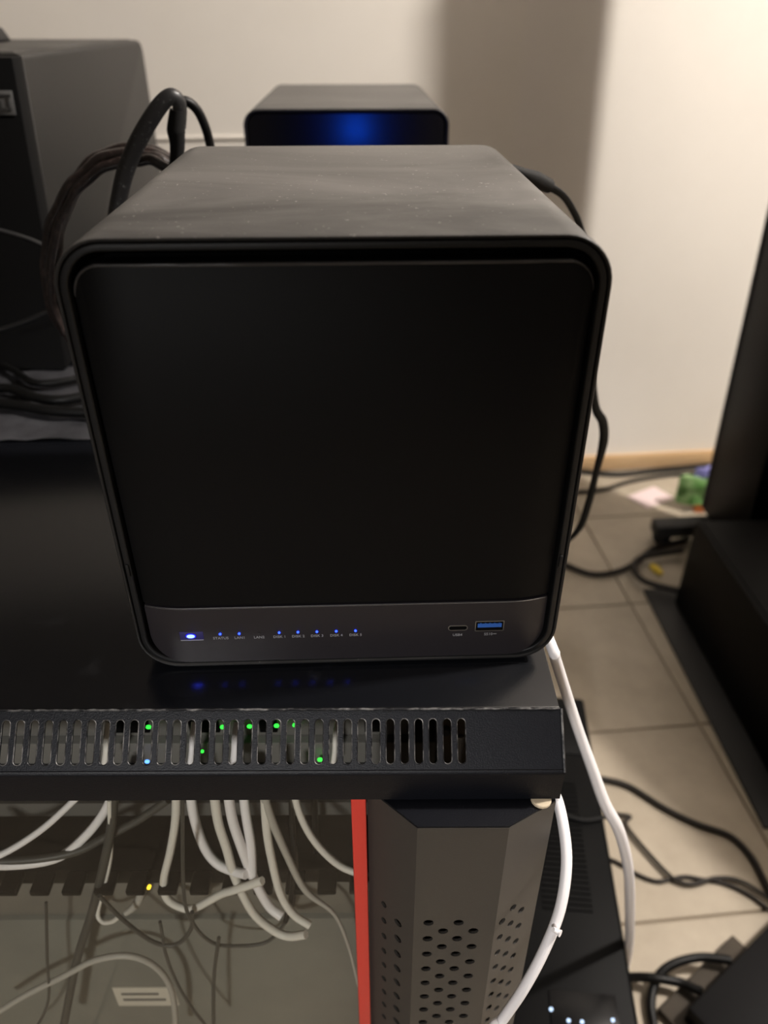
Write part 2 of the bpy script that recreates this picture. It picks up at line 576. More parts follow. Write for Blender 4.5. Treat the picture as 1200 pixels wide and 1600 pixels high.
# door: glass, red edge, perforated bulging column
rk('glass_pane', XL + .08, -.0002, -.0135, -.0095, .012, ZT - .043, M['glass'])
rk('red_edge', .0000, .0072, -.0155, -.006, .012, ZT - .041, M['red'], bev=.0008)
CT = ZT - .042
cpts = [(.0077, -.012), (.0308, -.0333), (.0724, -.0333), (.0962, -.0195)]
bm = bmesh.new()
def ring_hole(u, v, ru, rv, n=10, sh=0):
    return [(u + ru * math.cos(2 * math.pi * k / n), v + rv * math.sin(2 * math.pi * k / n) + sh * math.cos(2 * math.pi * k / n)) for k in range(n)]
for fi in range(3):
    p, q = Vector(cpts[fi]), Vector(cpts[fi + 1])
    L = (q - p).length
    d = (q - p) / L
    nn = Vector((d.y, -d.x))
    holes = []
    V0 = -ZT + .042 + .02       # v measured from the roof
    for row in range(30):
        if fi == 0:
            holes.append(ring_hole(.0108, -.1279 - .0155 * row, .0019, .0026))
            holes.append(ring_hole(.0208, -.1335 - .0155 * row, .0026, .0029))
        elif fi == 1:
            for cx, dz in ((.0075, 0), (.0228, 0), (.0152, -.0079), (.0308, -.0079)):
                holes.append(ring_hole(cx, -.1204 - .0152 * row + dz, .0027, .0027))
        else:
            z0 = -.1083 - .0152 * row
            if row: holes.append(ring_hole(.0045, z0, .0021, .0026))
            holes.append(ring_hole(.0108, z0 - .008, .0021, .0026))
            holes.append(ring_hole(.0170, z0 - .016, .0021, .0026))
    t = holed([(0, -.04201), (0, -ZT + .012), (L, -ZT + .012), (L, -.04201)], holes, .0014,
              lambda u, v, w: Vector((p.x + d.x * u + nn.x * (w - .0007), p.y + d.y * u + nn.y * (w - .0007), ZT + v)))
    merge(bm, t)
from_bm('perforated_column', bm, M['column'], rack, False, 20)
prism('column_cap', [(.0079, -.0115), (.0309, -.0330), (.0723, -.0330), (.0960, -.0195), (.0955, -.008), (.0079, -.008)], CT - .0015, CT + .0008, 'z', M['lip'], rack)
prism('column_back', [(.0085, -.008), (.0085, -.010), (.0318, -.0295), (.0715, -.0295), (.0945, -.0165), (.0945, -.008)], .014, CT - .004, 'z', M['gap'], rack)
cyl('bumper_pad', (.0890, -.0195, CT + .0018), (0, 0, 1), .0048, .002, M['bolt'], rack, bev=.0004)

def rw(x, y, z):                  # cabinet-local to room
    return Matrix.Translation((0, -.0277, FLOOR)) @ Matrix.Rotation(RK, 4, 'Z') @ Vector((x, y, z))

# ------------------------------------------------------------------ things inside the cabinet
XI0, XI1 = -.43, .030
def inner(name, label, cat, z):
    return thing(name, rw(-.2, .3, z), label, cat, RK)
def ib(root, name, x0, x1, y0, y1, z0, z1, m, bev=0):    # box given in cabinet-local x, y and z below the roof
    b = box(name, x0 + .2, x1 + .2, y0 - .3, y1 - .3, z0 + ZT - (root.location.z - FLOOR), z1 + ZT - (root.location.z - FLOOR), m, root, bev)
    return b
def inner_led(root, px, py, yy, m, r=.0014):
    p = at(px, py, 1, yy)
    loc = root.matrix_basis.inverted() @ p
    cyl('indicator_light', loc, (0, 1, .4), r, .0016, m, root, n=10, bev=.0004)

swA = inner('network_switch', 'grey network switch with bright cables leaving its front, lower one behind the vent slots', 'switch', ZT - .150)
ib(swA, 'case', XI0, .046, .050, .28, -.150, -.0830, M['grey'], .001)
XI2 = .046
ib(swA, 'port_panel', XI0 + .04, XI1 - .02, .0485, .0505, -.135, -.100, M['dgrey'])
swB = inner('network_switch', 'grey network switch with green lights seen through the upper half of the vent slots', 'switch', ZT - .0825)
ib(swB, 'case', XI0, .030, .055, .28, -.0825, -.046, M['grey'], .001)
for x0, x1 in ((-.140, -.118), (-.095, -.078), (-.055, -.045), (.005, .016)):
    ib(swB, 'port', x0, x1, .0535, .0555, -.078, -.064, M['gap'])
for q in ((232, 1136), (348, 1136), (390, 1135), (432, 1134), (461, 1133)):
    inner_led(swB, *q, .0245, M['ledgreen'])
inner_led(swA, 230, 1190, .0188, M['ledrack'])
inner_led(swA, 500, 1187, .0188, M['ledgreen'])
inner_led(swA, 316, 1174, .0188, M['ledgreen'], .0009)

duct = inner('cable_manager', 'black finger cable manager behind the glass door', 'cable manager', ZT - .172)
ib(duct, 'body', XI0, XI1, .0195, .10, -.172, -.158, M['black'], .0008)
for k in range(24):
    x = -.2025 - .0185 * 6 + .0185 * k
    if x > XI1 - .01: break
    ib(duct, 'finger', x - .0055, x + .0055, .006, .0194, -.1625, -.158, M['black'], .0010)
pn = inner('blank_panel', 'brownish grey blank panel below the black finger cable manager', 'panel', ZT - .214)
ib(pn, 'front_plate', XI0, XI1, .024, .10, -.214, -.176, M['olive'], .001)
sv = inner('rack_server', 'green grey rack server with a white sticker at the bottom of the glass door', 'server', ZT - .62)
ib(sv, 'case', XI0, XI1, .021, .60, -.62, -.2145, M['olive2'], .001)
ib(sv, 'sticker', -.173, -.1300, .0203, .0212, -.325, -.300, M['sticker'])
ib(sv, 'printed_line', -.168, -.142, .0198, .0204, -.309, -.3065, M['grey'])
ib(sv, 'printed_line', -.168, -.138, .0198, .0204, -.317, -.3145, M['grey'])

def C(pts, yy):
    """pixels of the photo on a plane inside the cabinet; yy one depth or one per point"""
    n = len(pts)
    return [at(x, y, 1, yy if isinstance(yy, (int, float)) else yy[0] + (yy[1] - yy[0]) * i / (n - 1)) for i, (x, y) in enumerate(pts)]
G = 'patch cables behind the glass door'
cabs = [
 ([(150, 1215), (108, 1258), (60, 1300), (0, 1336), (-60, 1352)], (.012, -.018), .0020, 'white', 'white network cable, upper of the two sweeping to the left behind the glass'),
 ([(190, 1205), (165, 1265), (130, 1310), (85, 1342), (0, 1352), (-70, 1340)], (.010, -.019), .0027, 'white', 'thick white network cable, lower of the two sweeping to the left behind the glass'),
 ([(180, 1215), (174, 1290), (163, 1345), (145, 1420), (120, 1500), (98, 1610)], (.0, -.024), .0027, 'darkcable', 'dark grey cable running down left of the yellow light behind the glass'),
 ([(171, 1250), (173, 1330), (164, 1380), (153, 1425), (160, 1440), (175, 1440), (187, 1431)], (-.004, -.024), .0014, 'offwhite', 'thin ivory cable with a tight hook left of the yellow light'),
 ([(276, 1215), (274, 1280), (266, 1330), (256, 1375), (262, 1405), (290, 1420), (310, 1416), (345, 1397), (368, 1390), (410, 1376)], (-.006, -.026), .0024, 'offwhite', 'ivory cable with a wide U bend right of the yellow light'),
 ([(296, 1215), (302, 1270), (318, 1320), (338, 1348), (365, 1361), (385, 1366)], (-.002, -.024), .0028, 'white', 'thick bright white cable, leftmost of the bunch at the middle of the glass'),
 ([(332, 1215), (340, 1280), (354, 1325), (368, 1372), (395, 1425), (425, 1452), (450, 1463), (478, 1460)], (-.012, -.031), .0026, 'offwhite', 'ivory cable of the middle bunch ending in the lowest bend'),
 ([(354, 1215), (362, 1275), (378, 1325), (398, 1375), (420, 1415), (440, 1432)], (-.010, -.029), .0028, 'white', 'bright white cable in the centre of the middle bunch'),
 ([(378, 1215), (384, 1270), (392, 1320), (394, 1366)], (-.004, -.022), .0027, 'white', 'short bright white cable, right of the centre of the middle bunch'),
 ([(412, 1215), (416, 1290), (424, 1340), (438, 1395), (458, 1428), (484, 1446)], (-.012, -.030), .0024, 'offwhite', 'ivory cable curving to the right of the middle bunch'),
 ([(408, 1215), (420, 1268), (448, 1335), (478, 1392), (522, 1428), (545, 1480), (560, 1540)], (-.012, -.030), [.0024, .0024, .0022, .0020, .0012, .0010, .0010], 'dimwhite', 'grey cable crossing down to the red door edge'),
 ([(455, 1215), (468, 1270), (492, 1315), (530, 1352), (575, 1370)], (-.006, -.024), .0021, 'offwhite', 'pale cable, rightmost, reaching the red door edge near the top of the glass'),
 ([(454, 1215), (459, 1290), (463, 1345), (462, 1385), (452, 1430), (420, 1470), (370, 1478), (330, 1472), (300, 1440), (287, 1390), (285, 1215)], (-.006, -.030), .0011, 'darkcable', 'thin dark cable hanging in a wide loop across the middle of the glass'),
 ([(155, 1400), (195, 1440), (240, 1472), (275, 1476), (298, 1452), (300, 1425)], (-.026, -.025), .0013, 'darkcable', 'thin dark cable sagging below the yellow light'),
 ([(490, 1215), (492, 1280), (494, 1330), (500, 1390)], (.012, .0), .0020, 'cordblack', 'black cable at the right of the middle bunch behind the glass'),
 ([(250, 1440), (262, 1500), (290, 1560), (335, 1620)], (-.024, -.030), .0010, 'darkcable', 'thin dark cable slanting down at the bottom of the glass'),
 ([(342, 1465), (334, 1530), (334, 1620)], (-.024, -.030), .0012, 'darkcable', 'thin dark cable hanging straight at the bottom of the glass'),
 ([(72, 1410), (74, 1500), (76, 1560), (60, 1600), (40, 1625)], (-.022, -.025), .0009, 'darkcable', 'thin dark cable hanging at the left of the glass'),
 ([(-10, 1586), (40, 1555), (100, 1525), (150, 1500), (205, 1494), (248, 1515), (270, 1555), (276, 1625)], (-.022, -.024), .0020, 'dimwhite', 'grey cable arching over the white sticker at the bottom of the glass'),
 ([(455, 1215), (456, 1290), (460, 1330), (455, 1400), (446, 1440)], (-.004, -.026), .0016, 'cordblack', 'black cable hanging inside the middle bunch behind the glass'),
 ([(262, 1250), (215, 1282), (165, 1308), (120, 1330), (60, 1342), (0, 1346)], (.004, -.012), .0024, 'darkcable', 'dark grey cable crossing behind the two sweeping white cables'),
]
for pts, yy, r, m, lab in cabs:
    cable('patch_cable', C(pts, yy), r, M[m], lab, G, n=7, sub=5)
pl_ = thing('network_plug', at(218, 1384, 1, -.010), 'white network plug with a glowing yellow light behind the glass', 'plug')
a, b = at(205, 1384, 1, -.010), at(229, 1386, 1, -.012)
tube('plug_body', [a, a.lerp(b, .5), b], [.0014, .0019, .0018], M['dimwhite'], pl_, n=6)
cyl('indicator_light', at(233, 1386, 1, -.014), (0, -1, .5), .0011, .002, M['ledyellow'], pl_, n=10, world=True)
tube('cable_tail', C([(222, 1392), (216, 1408), (206, 1420), (196, 1427)], (-.010, -.012)), [.0026, .0026, .0022, .0018], M['dimwhite'], pl_, n=7)
cable('patch_cable', C([(719, 1150), (717, 1170), (714, 1190), (712, 1215)], (.020, .012)), .0026, M['white'], 'white cable seen through the last vent slot at the right', G, n=7, sub=4)
# cables behind the vent slots, pale
for k, (x, r, m, lab) in enumerate(((167, .0022, 'offwhite', 'pale cable seen through the eighth vent slot from the left frame edge'),
                                  (300, .0018, 'white', 'white cable seen through the vent slot above the thick bright cable'),
                                  (368, .0026, 'white', 'thick white cable seen through the vent slots above the middle bunch'),
                                  (523, .0016, 'offwhite', 'pale cable seen through the vent slot above the thin right cable'))):
    cable('patch_cable', C([(x + 4, 1128), (x + 1, 1150), (x, 1175), (x - 4, 1205)], (.018, .004)), r, M[m], lab, G, n=7, sub=4)

# ------------------------------------------------------------------ five-bay storage server on the cabinet
NW, NH, ND = .0995, .10055, .2214
nas = thing('storage_server', (0, 0, .0016), 'black desktop storage server with glowing blue lights, at the front edge of the cabinet', 'computer')
loft('shell', NW, NH, .0185, [(.004, .16), (.0016, .0030), (.0015, .0004), (.0012, 0), (.0004, 0), (0, .0006), (0, ND - .004), (.0012, ND - .0012), (.004, ND)], NH, M['shell'], nas, n=9)
loft('bezel_ring', NW, NH, .0185, [(.0012, .02), (.0019, .0012), (.0021, .0002), (.0024, 0), (.0042, 0), (.0046, .0004), (.0050, .02)], NH, M['ring'], nas, n=9)
loft('back_plate', NW, NH, .0185, [(.0035, ND), (.004, ND - .0015), (.0045, ND - .0015)], NH, M['ring'], nas, (False, True), n=9)
loft('gap_liner', NW, NH, .0185, [(.0045, .010), (.0050, .010)], NH, M['gap'], nas, (False, True), n=9)

def bulge(x, hw, depth=.0034):
    t = max(0, (abs(x) - (hw - .020)) / .020)
    return depth * t * t
def face_panel(name, hw, z0, z1, r0, r1, m, y0=-.0006, back=.0085, cham=.0022):
    """front panel whose sides curve back; r0, r1 are the corner radii at bottom and top"""
    xs = sorted(set([-hw + .0200 * (1 - math.cos(R(90) * k / 12)) for k in range(13)] + [hw - .0200 * (1 - math.cos(R(90) * k / 12)) for k in range(13)] + [-hw + .02 + (2 * hw - .04) * k / 8 for k in range(9)]))
    def zz(x, r, s):
        d = max(0, abs(x) - (hw - r))
        return s * (r - math.sqrt(max(0, r * r - d * d))) if r else 0
    bm = bmesh.new()
    cols = []
    for x in xs:
        zb, zt = z0 + zz(x, r0, 1), z1 - zz(x, r1, 1)
        y = y0 + bulge(x, hw)
        e = .0007
        col = [(x, back, zb), (x, y + e, zb), (x, y, zb + e), (x, y, (zb + zt) / 2), (x, y, zt - cham), (x, y + cham * .45, zt - .0003), (x, y + cham * .8, zt), (x, back, zt)]
        cols.append([bm.verts.new(c) for c in col])
    for a, b in zip(cols, cols[1:]):
        for i in range(7): bm.faces.new([a[i], b[i], b[i + 1], a[i + 1]])
    bm.faces.new(cols[0])
    bm.faces.new(cols[-1][::-1])
    return from_bm(name, bm, m, nas, False, 30)
PW = .0937
face_panel('drive_bay_cover', PW, .0378, .1926, .0005, .0115, M['panel'])
strip = face_panel('control_strip', PW, .0030, .0368, .0150, .0004, M['strip'], y0=-.0008, cham=.0006)
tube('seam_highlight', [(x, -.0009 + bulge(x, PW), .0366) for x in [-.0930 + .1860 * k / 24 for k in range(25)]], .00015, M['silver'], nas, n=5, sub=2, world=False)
tl = []
for k in range(13):
    a = R(180 - 90 * k / 12 * 1.0)
    tl.append((-PW + .0115 + .0115 * math.cos(a), .1926 - .0115 + .0115 * math.sin(a)))
tl += [(x, .1926) for x in (-.06, -.03, 0, .03, .06)]
for k in range(13):
    a = R(90 - 90 * k / 12)
    tl.append((PW - .0115 + .0115 * math.cos(a), .1926 - .0115 + .0115 * math.sin(a)))
tube('edge_highlight', [(x * .9985, -.0001 + bulge(x, PW), z - .0009) for x, z in tl], .00060, mat('highlight_plastic', (.035, .034, .036), .35), nas, n=6, sub=2, world=False)  # highlight along the cover's top edge, put in as paler plastic
# power button, lights and lettering
YF = -.0008
ZO = -.0016
M['button'] = emit('halo_dark_plastic', (.012, .010, .05), .8)  # halo of the power light, put into the button as a faint glow
bt = box('power_button', -.0790, -.0680, YF - .0003, YF + .002, .0197 + ZO, .0246 + ZO, M['button'], nas, .0003)
box('button_edge', -.0788, -.0682, YF - .0005, YF + .0004, .0196 + ZO, .0199 + ZO, M['print'], bt)
cyl('light_halo', (-.0738, YF - .0002, .0224 + ZO), (0, 1, 0), .0014, .0008, emit('blue_halo', (.01, .01, 1), .45), bt, n=16, sx=1.75)  # blue fringe of the light, painted as a glowing disc
cyl('indicator_light', (-.0738, YF - .0004, .0224 + ZO), (0, 1, 0), .0010, .001, M['ledwhite'], bt, n=14, sx=1.9)
for x in (-.0601, -.0512, -.0325, -.0237, -.0148, -.0057, .0034):
    cyl('indicator_light', (x, YF - .0001, .0229 + ZO), (0, 1, 0), .00055, .0006, M['ledblue'], nas, n=10)
cyl('dark_indicator', (-.0421, YF - .0001, .0229 + ZO), (0, 1, 0), .0004, .0006, M['printdark'], nas, n=10)
for x, tx in ((-.0601, 'STATUS'), (-.0512, 'LAN1'), (-.0421, 'LAN2'), (-.0325, 'DISK 1'), (-.0237, 'DISK 2'), (-.0148, 'DISK 3'), (-.0057, 'DISK 4'), (.0034, 'DISK 5'), (.0519, 'USB4'), (.0667, 'SS10')):
    text('lettering', tx, .0021 if tx[0] != 'S' or len(tx) > 4 else .0022, x, .0196 + ZO if x < .04 else .0180 + ZO, YF - .0001, M['print'], nas)
box('lettering', .0690, .0706, YF - .0002, YF, .0187 + ZO, .0189 + ZO, M['print'], nas)
# USB-C port
def ring_port(name, cx, cz, hw, hh, r, m, inset):
    bm = bmesh.new()
    o = rrect(hw, hh, r, 5)
    i_ = rrect(hw - inset, hh - inset, max(r - inset, .0001), 5)
    A = [bm.verts.new((cx + x, YF + .0006, cz + z)) for x, z in o]
    B = [bm.verts.new((cx + x, YF - .0003, cz + z)) for x, z in o]
    Cc = [bm.verts.new((cx + x, YF - .0003, cz + z)) for x, z in i_]
    D = [bm.verts.new((cx + x, YF + .0006, cz + z)) for x, z in i_]
    n = len(A)
    for P, Q in ((A, B), (B, Cc), (Cc, D)):
        for k in range(n): bm.faces.new([P[k], P[(k + 1) % n], Q[(k + 1) % n], Q[k]])
    return from_bm(name, bm, m, nas, False, 40)
uc = ring_port('small_data_port', .0519, .0231 + ZO, .0047, .0016, .0015, M['silver'], .00045)
box('port_opening', .0476, .0562, YF - .0002, YF + .0004, .0219 + ZO, .0243 + ZO, M['gap'], uc)
ua = ring_port('wide_data_port', .0669, .0239 + ZO, .0069, .0031, .0004, M['silver'], .0004)
box('port_opening', .0605, .0733, YF - .00015, YF + .0004, .0213 + ZO, .0265 + ZO, M['gap'], ua)
box('blue_tongue', .0612, .0726, YF - .0004, YF + .0004, .0232 + ZO, .0255 + ZO, M['usbblue'], ua)
for k in range(5):
    box('contact', .0622 + .0022 * k, .0630 + .0022 * k, YF - .0006, YF, .0246 + ZO, .0258 + ZO, M['usbblue'], ua)
# small side catches of the cover
for s in (-1, 1):
    box('cover_catch', s * .0962 - .0007, s * .0962 + .0007, -.0010, .003, .0560, .0625, M['ring'], nas, .0004)
for x in (-.075, .075):
    for y in (.025, .195):
        cyl('foot', (x, y, -.0004), (0, 0, 1), .009, .0024, M['rubber'], nas)
hd = cyl('rear_glow_source', (.010, ND - .0008, .138), (0, 1, 0), .0016, .0008, M['rearglow'], nas, n=10)  # unseen source added for the blue glow on the server behind
bm = bmesh.new()
prv = None
rgs = []
for r_, y_ in ((.0040, ND - .0012), (.0040, ND + .0060), (.0030, ND + .0060), (.0030, ND - .0010)):
    rgs.append([bm.verts.new((.010 + r_ * math.cos(2 * math.pi * k / 16), y_, .138 + r_ * math.sin(2 * math.pi * k / 16))) for k in range(16)])
for a_, b_ in zip(rgs, rgs[1:]):
    for k in range(16): bm.faces.new([a_[k], a_[(k + 1) % 16], b_[(k + 1) % 16], b_[k]])
from_bm('glow_hood', bm, M['rubber'], hd, False, 40)  # hood added to narrow the blue glow

# power lead of the storage server
pc = thing('power_lead', at(858, 290, 1, .262), 'black power lead leaving the back of the front storage server over the cabinet side', 'cable')
tube('strain_relief', C([(790, 262), (818, 272), (836, 280), (858, 291)], (.235, .262)), [.0032, .0036, .0052, .0046], M['rubber'], pc, n=10)
tube('cord', C([(856, 290), (880, 306), (897, 332), (908, 360), (930, 440), (925, 560), (930, 634), (942, 660), (943, 690), (931, 740), (920, 785), (905, 825), (880, 850), (845, 868)], (.262, .335)) + [Vector((.160, .37, -.30)), Vector((.150, .40, -.52)), Vector((.158, .43, FLOOR + .004))], [.0027, .0024, .0024, .0026, .003, .003, .0036, .0042, .0046, .0034, .0040, .0040, .003, .003, .003, .003, .003], M['cordblack'], pc, n=9, flat=.6)

# ------------------------------------------------------------------ second storage server behind
n2 = thing('storage_server', (.0008, .54, .0), 'smaller looking black storage server behind the front one, blue glow on its front', 'computer')
HW2, HH2 = .0982, .0955
loft('shell', HW2, HH2, .015, [(.004, .2), (.0030, .0014), (.0022, .0002), (.0008, 0), (0, .001), (0, .305), (.0012, .308), (.004, .309)], HH2 + .0015, M['shell'], n2, n=8)
loft('front_panel', HW2, HH2, .015, [(.0034, .02), (.0034, .0018), (.0044, .0006)], HH2 + .0015, M['nas2'], n2, (False, True), n=8)
loft('back_plate', HW2, HH2, .015, [(.0036, .3085), (.004, .306)], HH2 + .0015, M['ring'], n2, (False, True), n=8)
for x in (-.07, .07):
    for y in (.03, .27):
        cyl('foot', (x, y, .0012), (0, 0, 1), .008, .0024, M['rubber'], n2)

# ------------------------------------------------------------------ grey tower computer at the left
tw = thing('tower_computer', (-.36, .43, 0), 'grey tower computer with black sloping front at the back left of the cabinet', 'computer')
r_ = .016
prof = [(.395, .006), (.4335, .2415)] + [(.846 - r_ + r_ * math.sin(R(a)), .2415 - r_ + r_ * math.cos(R(a))) for a in (0, 22, 45, 67, 90)] + [(.848, .006)]
o = prism('case', prof, -.468, -.2515, 'x', M['towergrey'], tw, .005, world=True, seg=3)
box('top_cover', -.452, -.262, .447, .828, .2405, .2425, M['towertop'], tw, .0008, world=True)
prism('front_bezel', [(.374, .004), (.4115, .2395), (.4330, .2400), (.3945, .004)], -.469, -.2508, 'x', M['bezel'], tw, .0015, world=True)
for x in (-.44, -.28):
    for y in (.42, .82):
        cyl('foot', (x, y, .003), (0, 0, 1), .010, .006, M['rubber'], tw, world=True)
sl = Matrix.Translation((-.2640, .4068, .2095)) @ Matrix.Rotation(R(-9.2), 4, 'X')
lb = box('label_plate', -.0085, .0085, -.0008, .0004, -.0085, .0085, M['label'], tw, .0002, world=True, xf=sl)
bmx = bmesh.new()
for a0, a1, b0, b1 in ((-.002, .007, .004, .0058), (-.004, .006, -.0055, -.0037), (.0035, .0053, -.0035, .0055), (-.003, -.0012, -.004, .001)):
    bm_box(bmx, a0, a1, -.0012, -.0006, b0, b1, xf=sl)
from_bm('label_mark', bmx, M['printdark'], lb, True, 40)
o = tag(prism('device', [(.60, .2430), (.60, .252), (.625, .256), (.70, .256), (.72, .2430)], -.430, -.362, 'x', M['dgrey'], None, .003), 'small dark grey box lying on top of the grey tower computer', 'box')

# dusty roof strip between tower and storage server, lit tone put in its colour
bm = bmesh.new()
gx, gy = 22, 14
g = [[bm.verts.new((-.40 + .27 * i / gx, .2415 + .142 * j / gy, .0012 + random.random() ** 2 * .0022)) for j in range(gy + 1)] for i in range(gx + 1)]
for i in range(gx):
    for j in range(gy): bm.faces.new([g[i][j], g[i + 1][j], g[i + 1][j + 1], g[i][j + 1]])
bmesh.ops.solidify(bm, geom=bm.faces[:], thickness=.0005)
tag(from_bm('lit_roof_strip', bm, mat('lit_dusty_roof', (.10, .10, .11), .45, color2=(.045, .045, .05), nscale=30, spec=.4), None, False, 60), 'dusty lit strip of the cabinet roof before the tower, built as a grey sheet, leads lying on it', 'sheet')
# added table out of view, placed to shade the tiles
dk = thing('shading_table', (1.05, .45, FLOOR), 'dark unseen table added to shade the tiles, over the low black case, right of the picture', 'shading_table')
prism('shading_top', [(.83, .216), (1.55, .02), (1.55, .76), (.70, .76), (.665, .54)], .085, .112, 'z', M['boxgrey'], dk, .002, world=True)
for x, y in ((1.12, .20), (1.50, .10), (1.50, .70), (1.10, .70)):
    box('shading_leg', x - .02, x + .02, y - .02, y + .02, FLOOR, .0848, M['boxgrey'], dk, .002, world=True)

# ------------------------------------------------------------------ cables by the tower
bn = thing('cable_bundle', at(140, 265, 1, .27), 'brown braided cable bundle arching left of the front storage server', 'cable')
base = [(112, 520), (88, 480), (80, 420), (86, 355), (110, 300), (150, 258), (195, 240), (240, 243), (285, 268), (320, 300)]
for q, (yy, r) in enumerate(((.302, .0038), (.296, .0040), (.292, .0036), (.299, .0034))):
    ph = q * 1.57
    pts = []
    for i in range(len(base) - 1):
        for t in (0, .5):
            x = base[i][0] + (base[i + 1][0] - base[i][0]) * t
            y = base[i][1] + (base[i + 1][1] - base[i][1]) * t
            a = ph + (i + t) * .75
            pts.append((x + 9 * math.cos(a), y + 9 * math.sin(a) + 2 * math.sin(i * 2.1 + q)))
    tube('strand', C(pts, yy), r, M['braid'], bn, n=9, sub=4)
vl = thing('video_lead', at(272, 150, 1, .29), 'black printed lead bent over with its thick plug hanging, behind the brown bundle', 'cable')
tube('cord', C([(180, 345), (186, 310), (196, 268), (215, 222), (238, 182), (258, 156), (272, 151), (281, 166), (280, 200)], (.270, .285)), [.0054, .0054, .0056, .0056, .0054, .005, .0048, .005, .005], M['flat'], vl, n=10, flat=.55)
tube('plug', C([(277, 172), (276, 186), (275, 205), (277, 225), (275, 255), (268, 280)], (.284, .286)), [.0048, .0054, .0060, .0050, .0044, .0044], M['rubber'], vl, n=10)
cable('black_lead', C([(268, 160), (290, 158), (308, 172), (322, 202), (330, 236), (334, 268)], (.31, .325)), .0032, M['cordblack'], 'black lead arching right of the hanging plug, before the wall')
cable('thin_lead', C([(-20, 356), (20, 366), (55, 378), (95, 398)], .36), .0020, M['dgrey'], 'thin grey lead crossing the tower front, upper one', 'thin leads before the tower')
cable('thin_lead', C([(-20, 522), (20, 510), (55, 497), (98, 476)], .33), .0024, M['dgrey'], 'thin grey lead rising to the brown bundle, lower one', 'thin leads before the tower')
zc = .004
def T(pts, z): return [at(x, y, 2, z) for x, y in pts]
cable('black_lead', T([(-20, 562), (20, 578), (50, 597), (85, 598), (130, 590), (160, 588)], .0072), .0032, M['cordblack'], 'black lead lying on the cabinet roof nearest to the tower', 'leads lying on the cabinet roof')
cable('black_lead', T([(-20, 606), (20, 608), (55, 621), (95, 625), (150, 616)], .0082), .0042, M['cordblack'], 'black lead lying second from the tower on the cabinet roof', 'leads lying on the cabinet roof')
cable('black_lead', T([(-20, 628), (30, 634), (80, 642), (150, 645)], .0082), .0042, M['cordblack'], 'black lead lying farthest from the tower on the cabinet roof', 'leads lying on the cabinet roof')

# ------------------------------------------------------------------ white cables at the right of the cabinet
cable('white_cable', [Vector((.085, .235, .0034)), Vector((.094, .12, .0036)), at(858, 1000, 0, .1015), at(868, 1030, 0, .108), at(900, 1130, 0, .13), at(925, 1200, 0, .145), at(945, 1255, 0, .158), at(968, 1300, 0, .175), at(982, 1360, 0, .20), at(984, 1420, 0, .232), at(983, 1470, 0, .264), at(977, 1505, 0, .278), at(968, 1530, 0, .283)],
      [.0030, .0030, .0030, .0030, .0032, .0036, .0038, .0040, .0043, .0045, .0046, .0046], M['white'], 'long white cable falling over the right side of the cabinet to the floor')
wb = thing('white_cable', at(885, 1350, 1, -.05), 'short white cable with a clipped tie, bowed beside the perforated door column', 'cable')
tube('cord', [rw(.0915, -.010, ZT - .034), rw(.0925, -.012, ZT - .044)] + [at(x, y, 1, v) for x, y, v in ((868, 1243, -.030), (880, 1290, -.042), (885, 1350, -.055), (875, 1420, -.068), (850, 1485, -.078), (818, 1545, -.086), (786, 1592, -.090), (760, 1630, -.094))] + [Vector((.058, -.102, -.30)), Vector((.062, -.108, -.48)), Vector((.085, -.125, -.625)), Vector((.13, -.15, FLOOR + .0032))], .0028, M['white'], wb, n=9)
tube('cable_tie', [at(864, 1452, 1, -.076), at(871, 1456, 1, -.076), at(876, 1459, 1, -.077)], [.0012, .0013, .0018], M['white'], wb, n=8)

# ------------------------------------------------------------------ long black power unit on the floor
ur = R(-7.3)
up = thing('backup_power_unit', (.25, .046, FLOOR), 'long black power unit standing on the tiles right of the cabinet', 'power unit', ur)
box('case', -.135, 0, -.035, .396, .004, .15, M['ups'], up, .005, 3)
box('rear_block', -.128, -.004, .30, .392, .1495, .1512, M['ups'], up, .0006)
bm = bmesh.new()
for k in range(26): bm_box(bm, -.078, -.028, .100 + .0062 * k, .1030 + .0062 * k, .149, .1518)
tag(from_bm('vent_ribs', bm, M['ups'], up, False, 40), 'row of fine vent ribs', kind='stuff')
dp = box('display', -.080, -.018, -.020, .022, .1495, .1515, M['gblack'], up, .0008)
for x, y in ((-.064, -.004), (-.052, -.004), (-.024, .0), (-.079, .004)):
    cyl('indicator_light', (x, y, .1518), (0, 0, 1), .0016, .0008, M['ledcool'], dp, n=10)
box('front_label', -.024, -.001, -.0335, -.0150, .1495, .1510, M['label'], up)
for x in (-.115, -.02):
    for y in (0, .36): cyl('foot', (x, y, .0025), (0, 0, 1), .010, .005, M['rubber'], up)
cable('thin_lead', T([(848, 1262), (870, 1266), (890, 1276), (915, 1282), (940, 1278), (948, 1276)], -.4965), .0022, M['rubber'], 'thin black lead lying across the long black power unit')

# ------------------------------------------------------------------ right: low black case, tall panel on casters
lc = thing('computer_case', (.78, .58, FLOOR), 'low black case lying on the tiles at the right', 'case')
box('case', .582, 1.02, .36, .80, FLOOR + .006, -.462, M['black'], lc, .004, world=True)
box('shadow_band', .538, 1.00, .335, .842, FLOOR + .0006, FLOOR + .0058, M['dgrey'], lc, .001, world=True)  # shadow band beside the case, built as a thin dark plate
box('top_cover', .590, 1.012, .368, .792, -.4625, -.460, M['black'], lc, .001, world=True)
for x in (.62, .98):
    for y in (.40, .76): cyl('foot', (x, y, FLOOR + .0065), (0, 0, 1), .012, .002, M['rubber'], lc, world=True)
tc = thing('panel_stand', (.718, 1.04, FLOOR), 'tall black leaning panel at the right frame edge on a caster foot', 'panel', 0, None, R(-2.2))
box('panel', 0, .035, -.182, 0, .055, 1.45, M['black'], tc, .003)
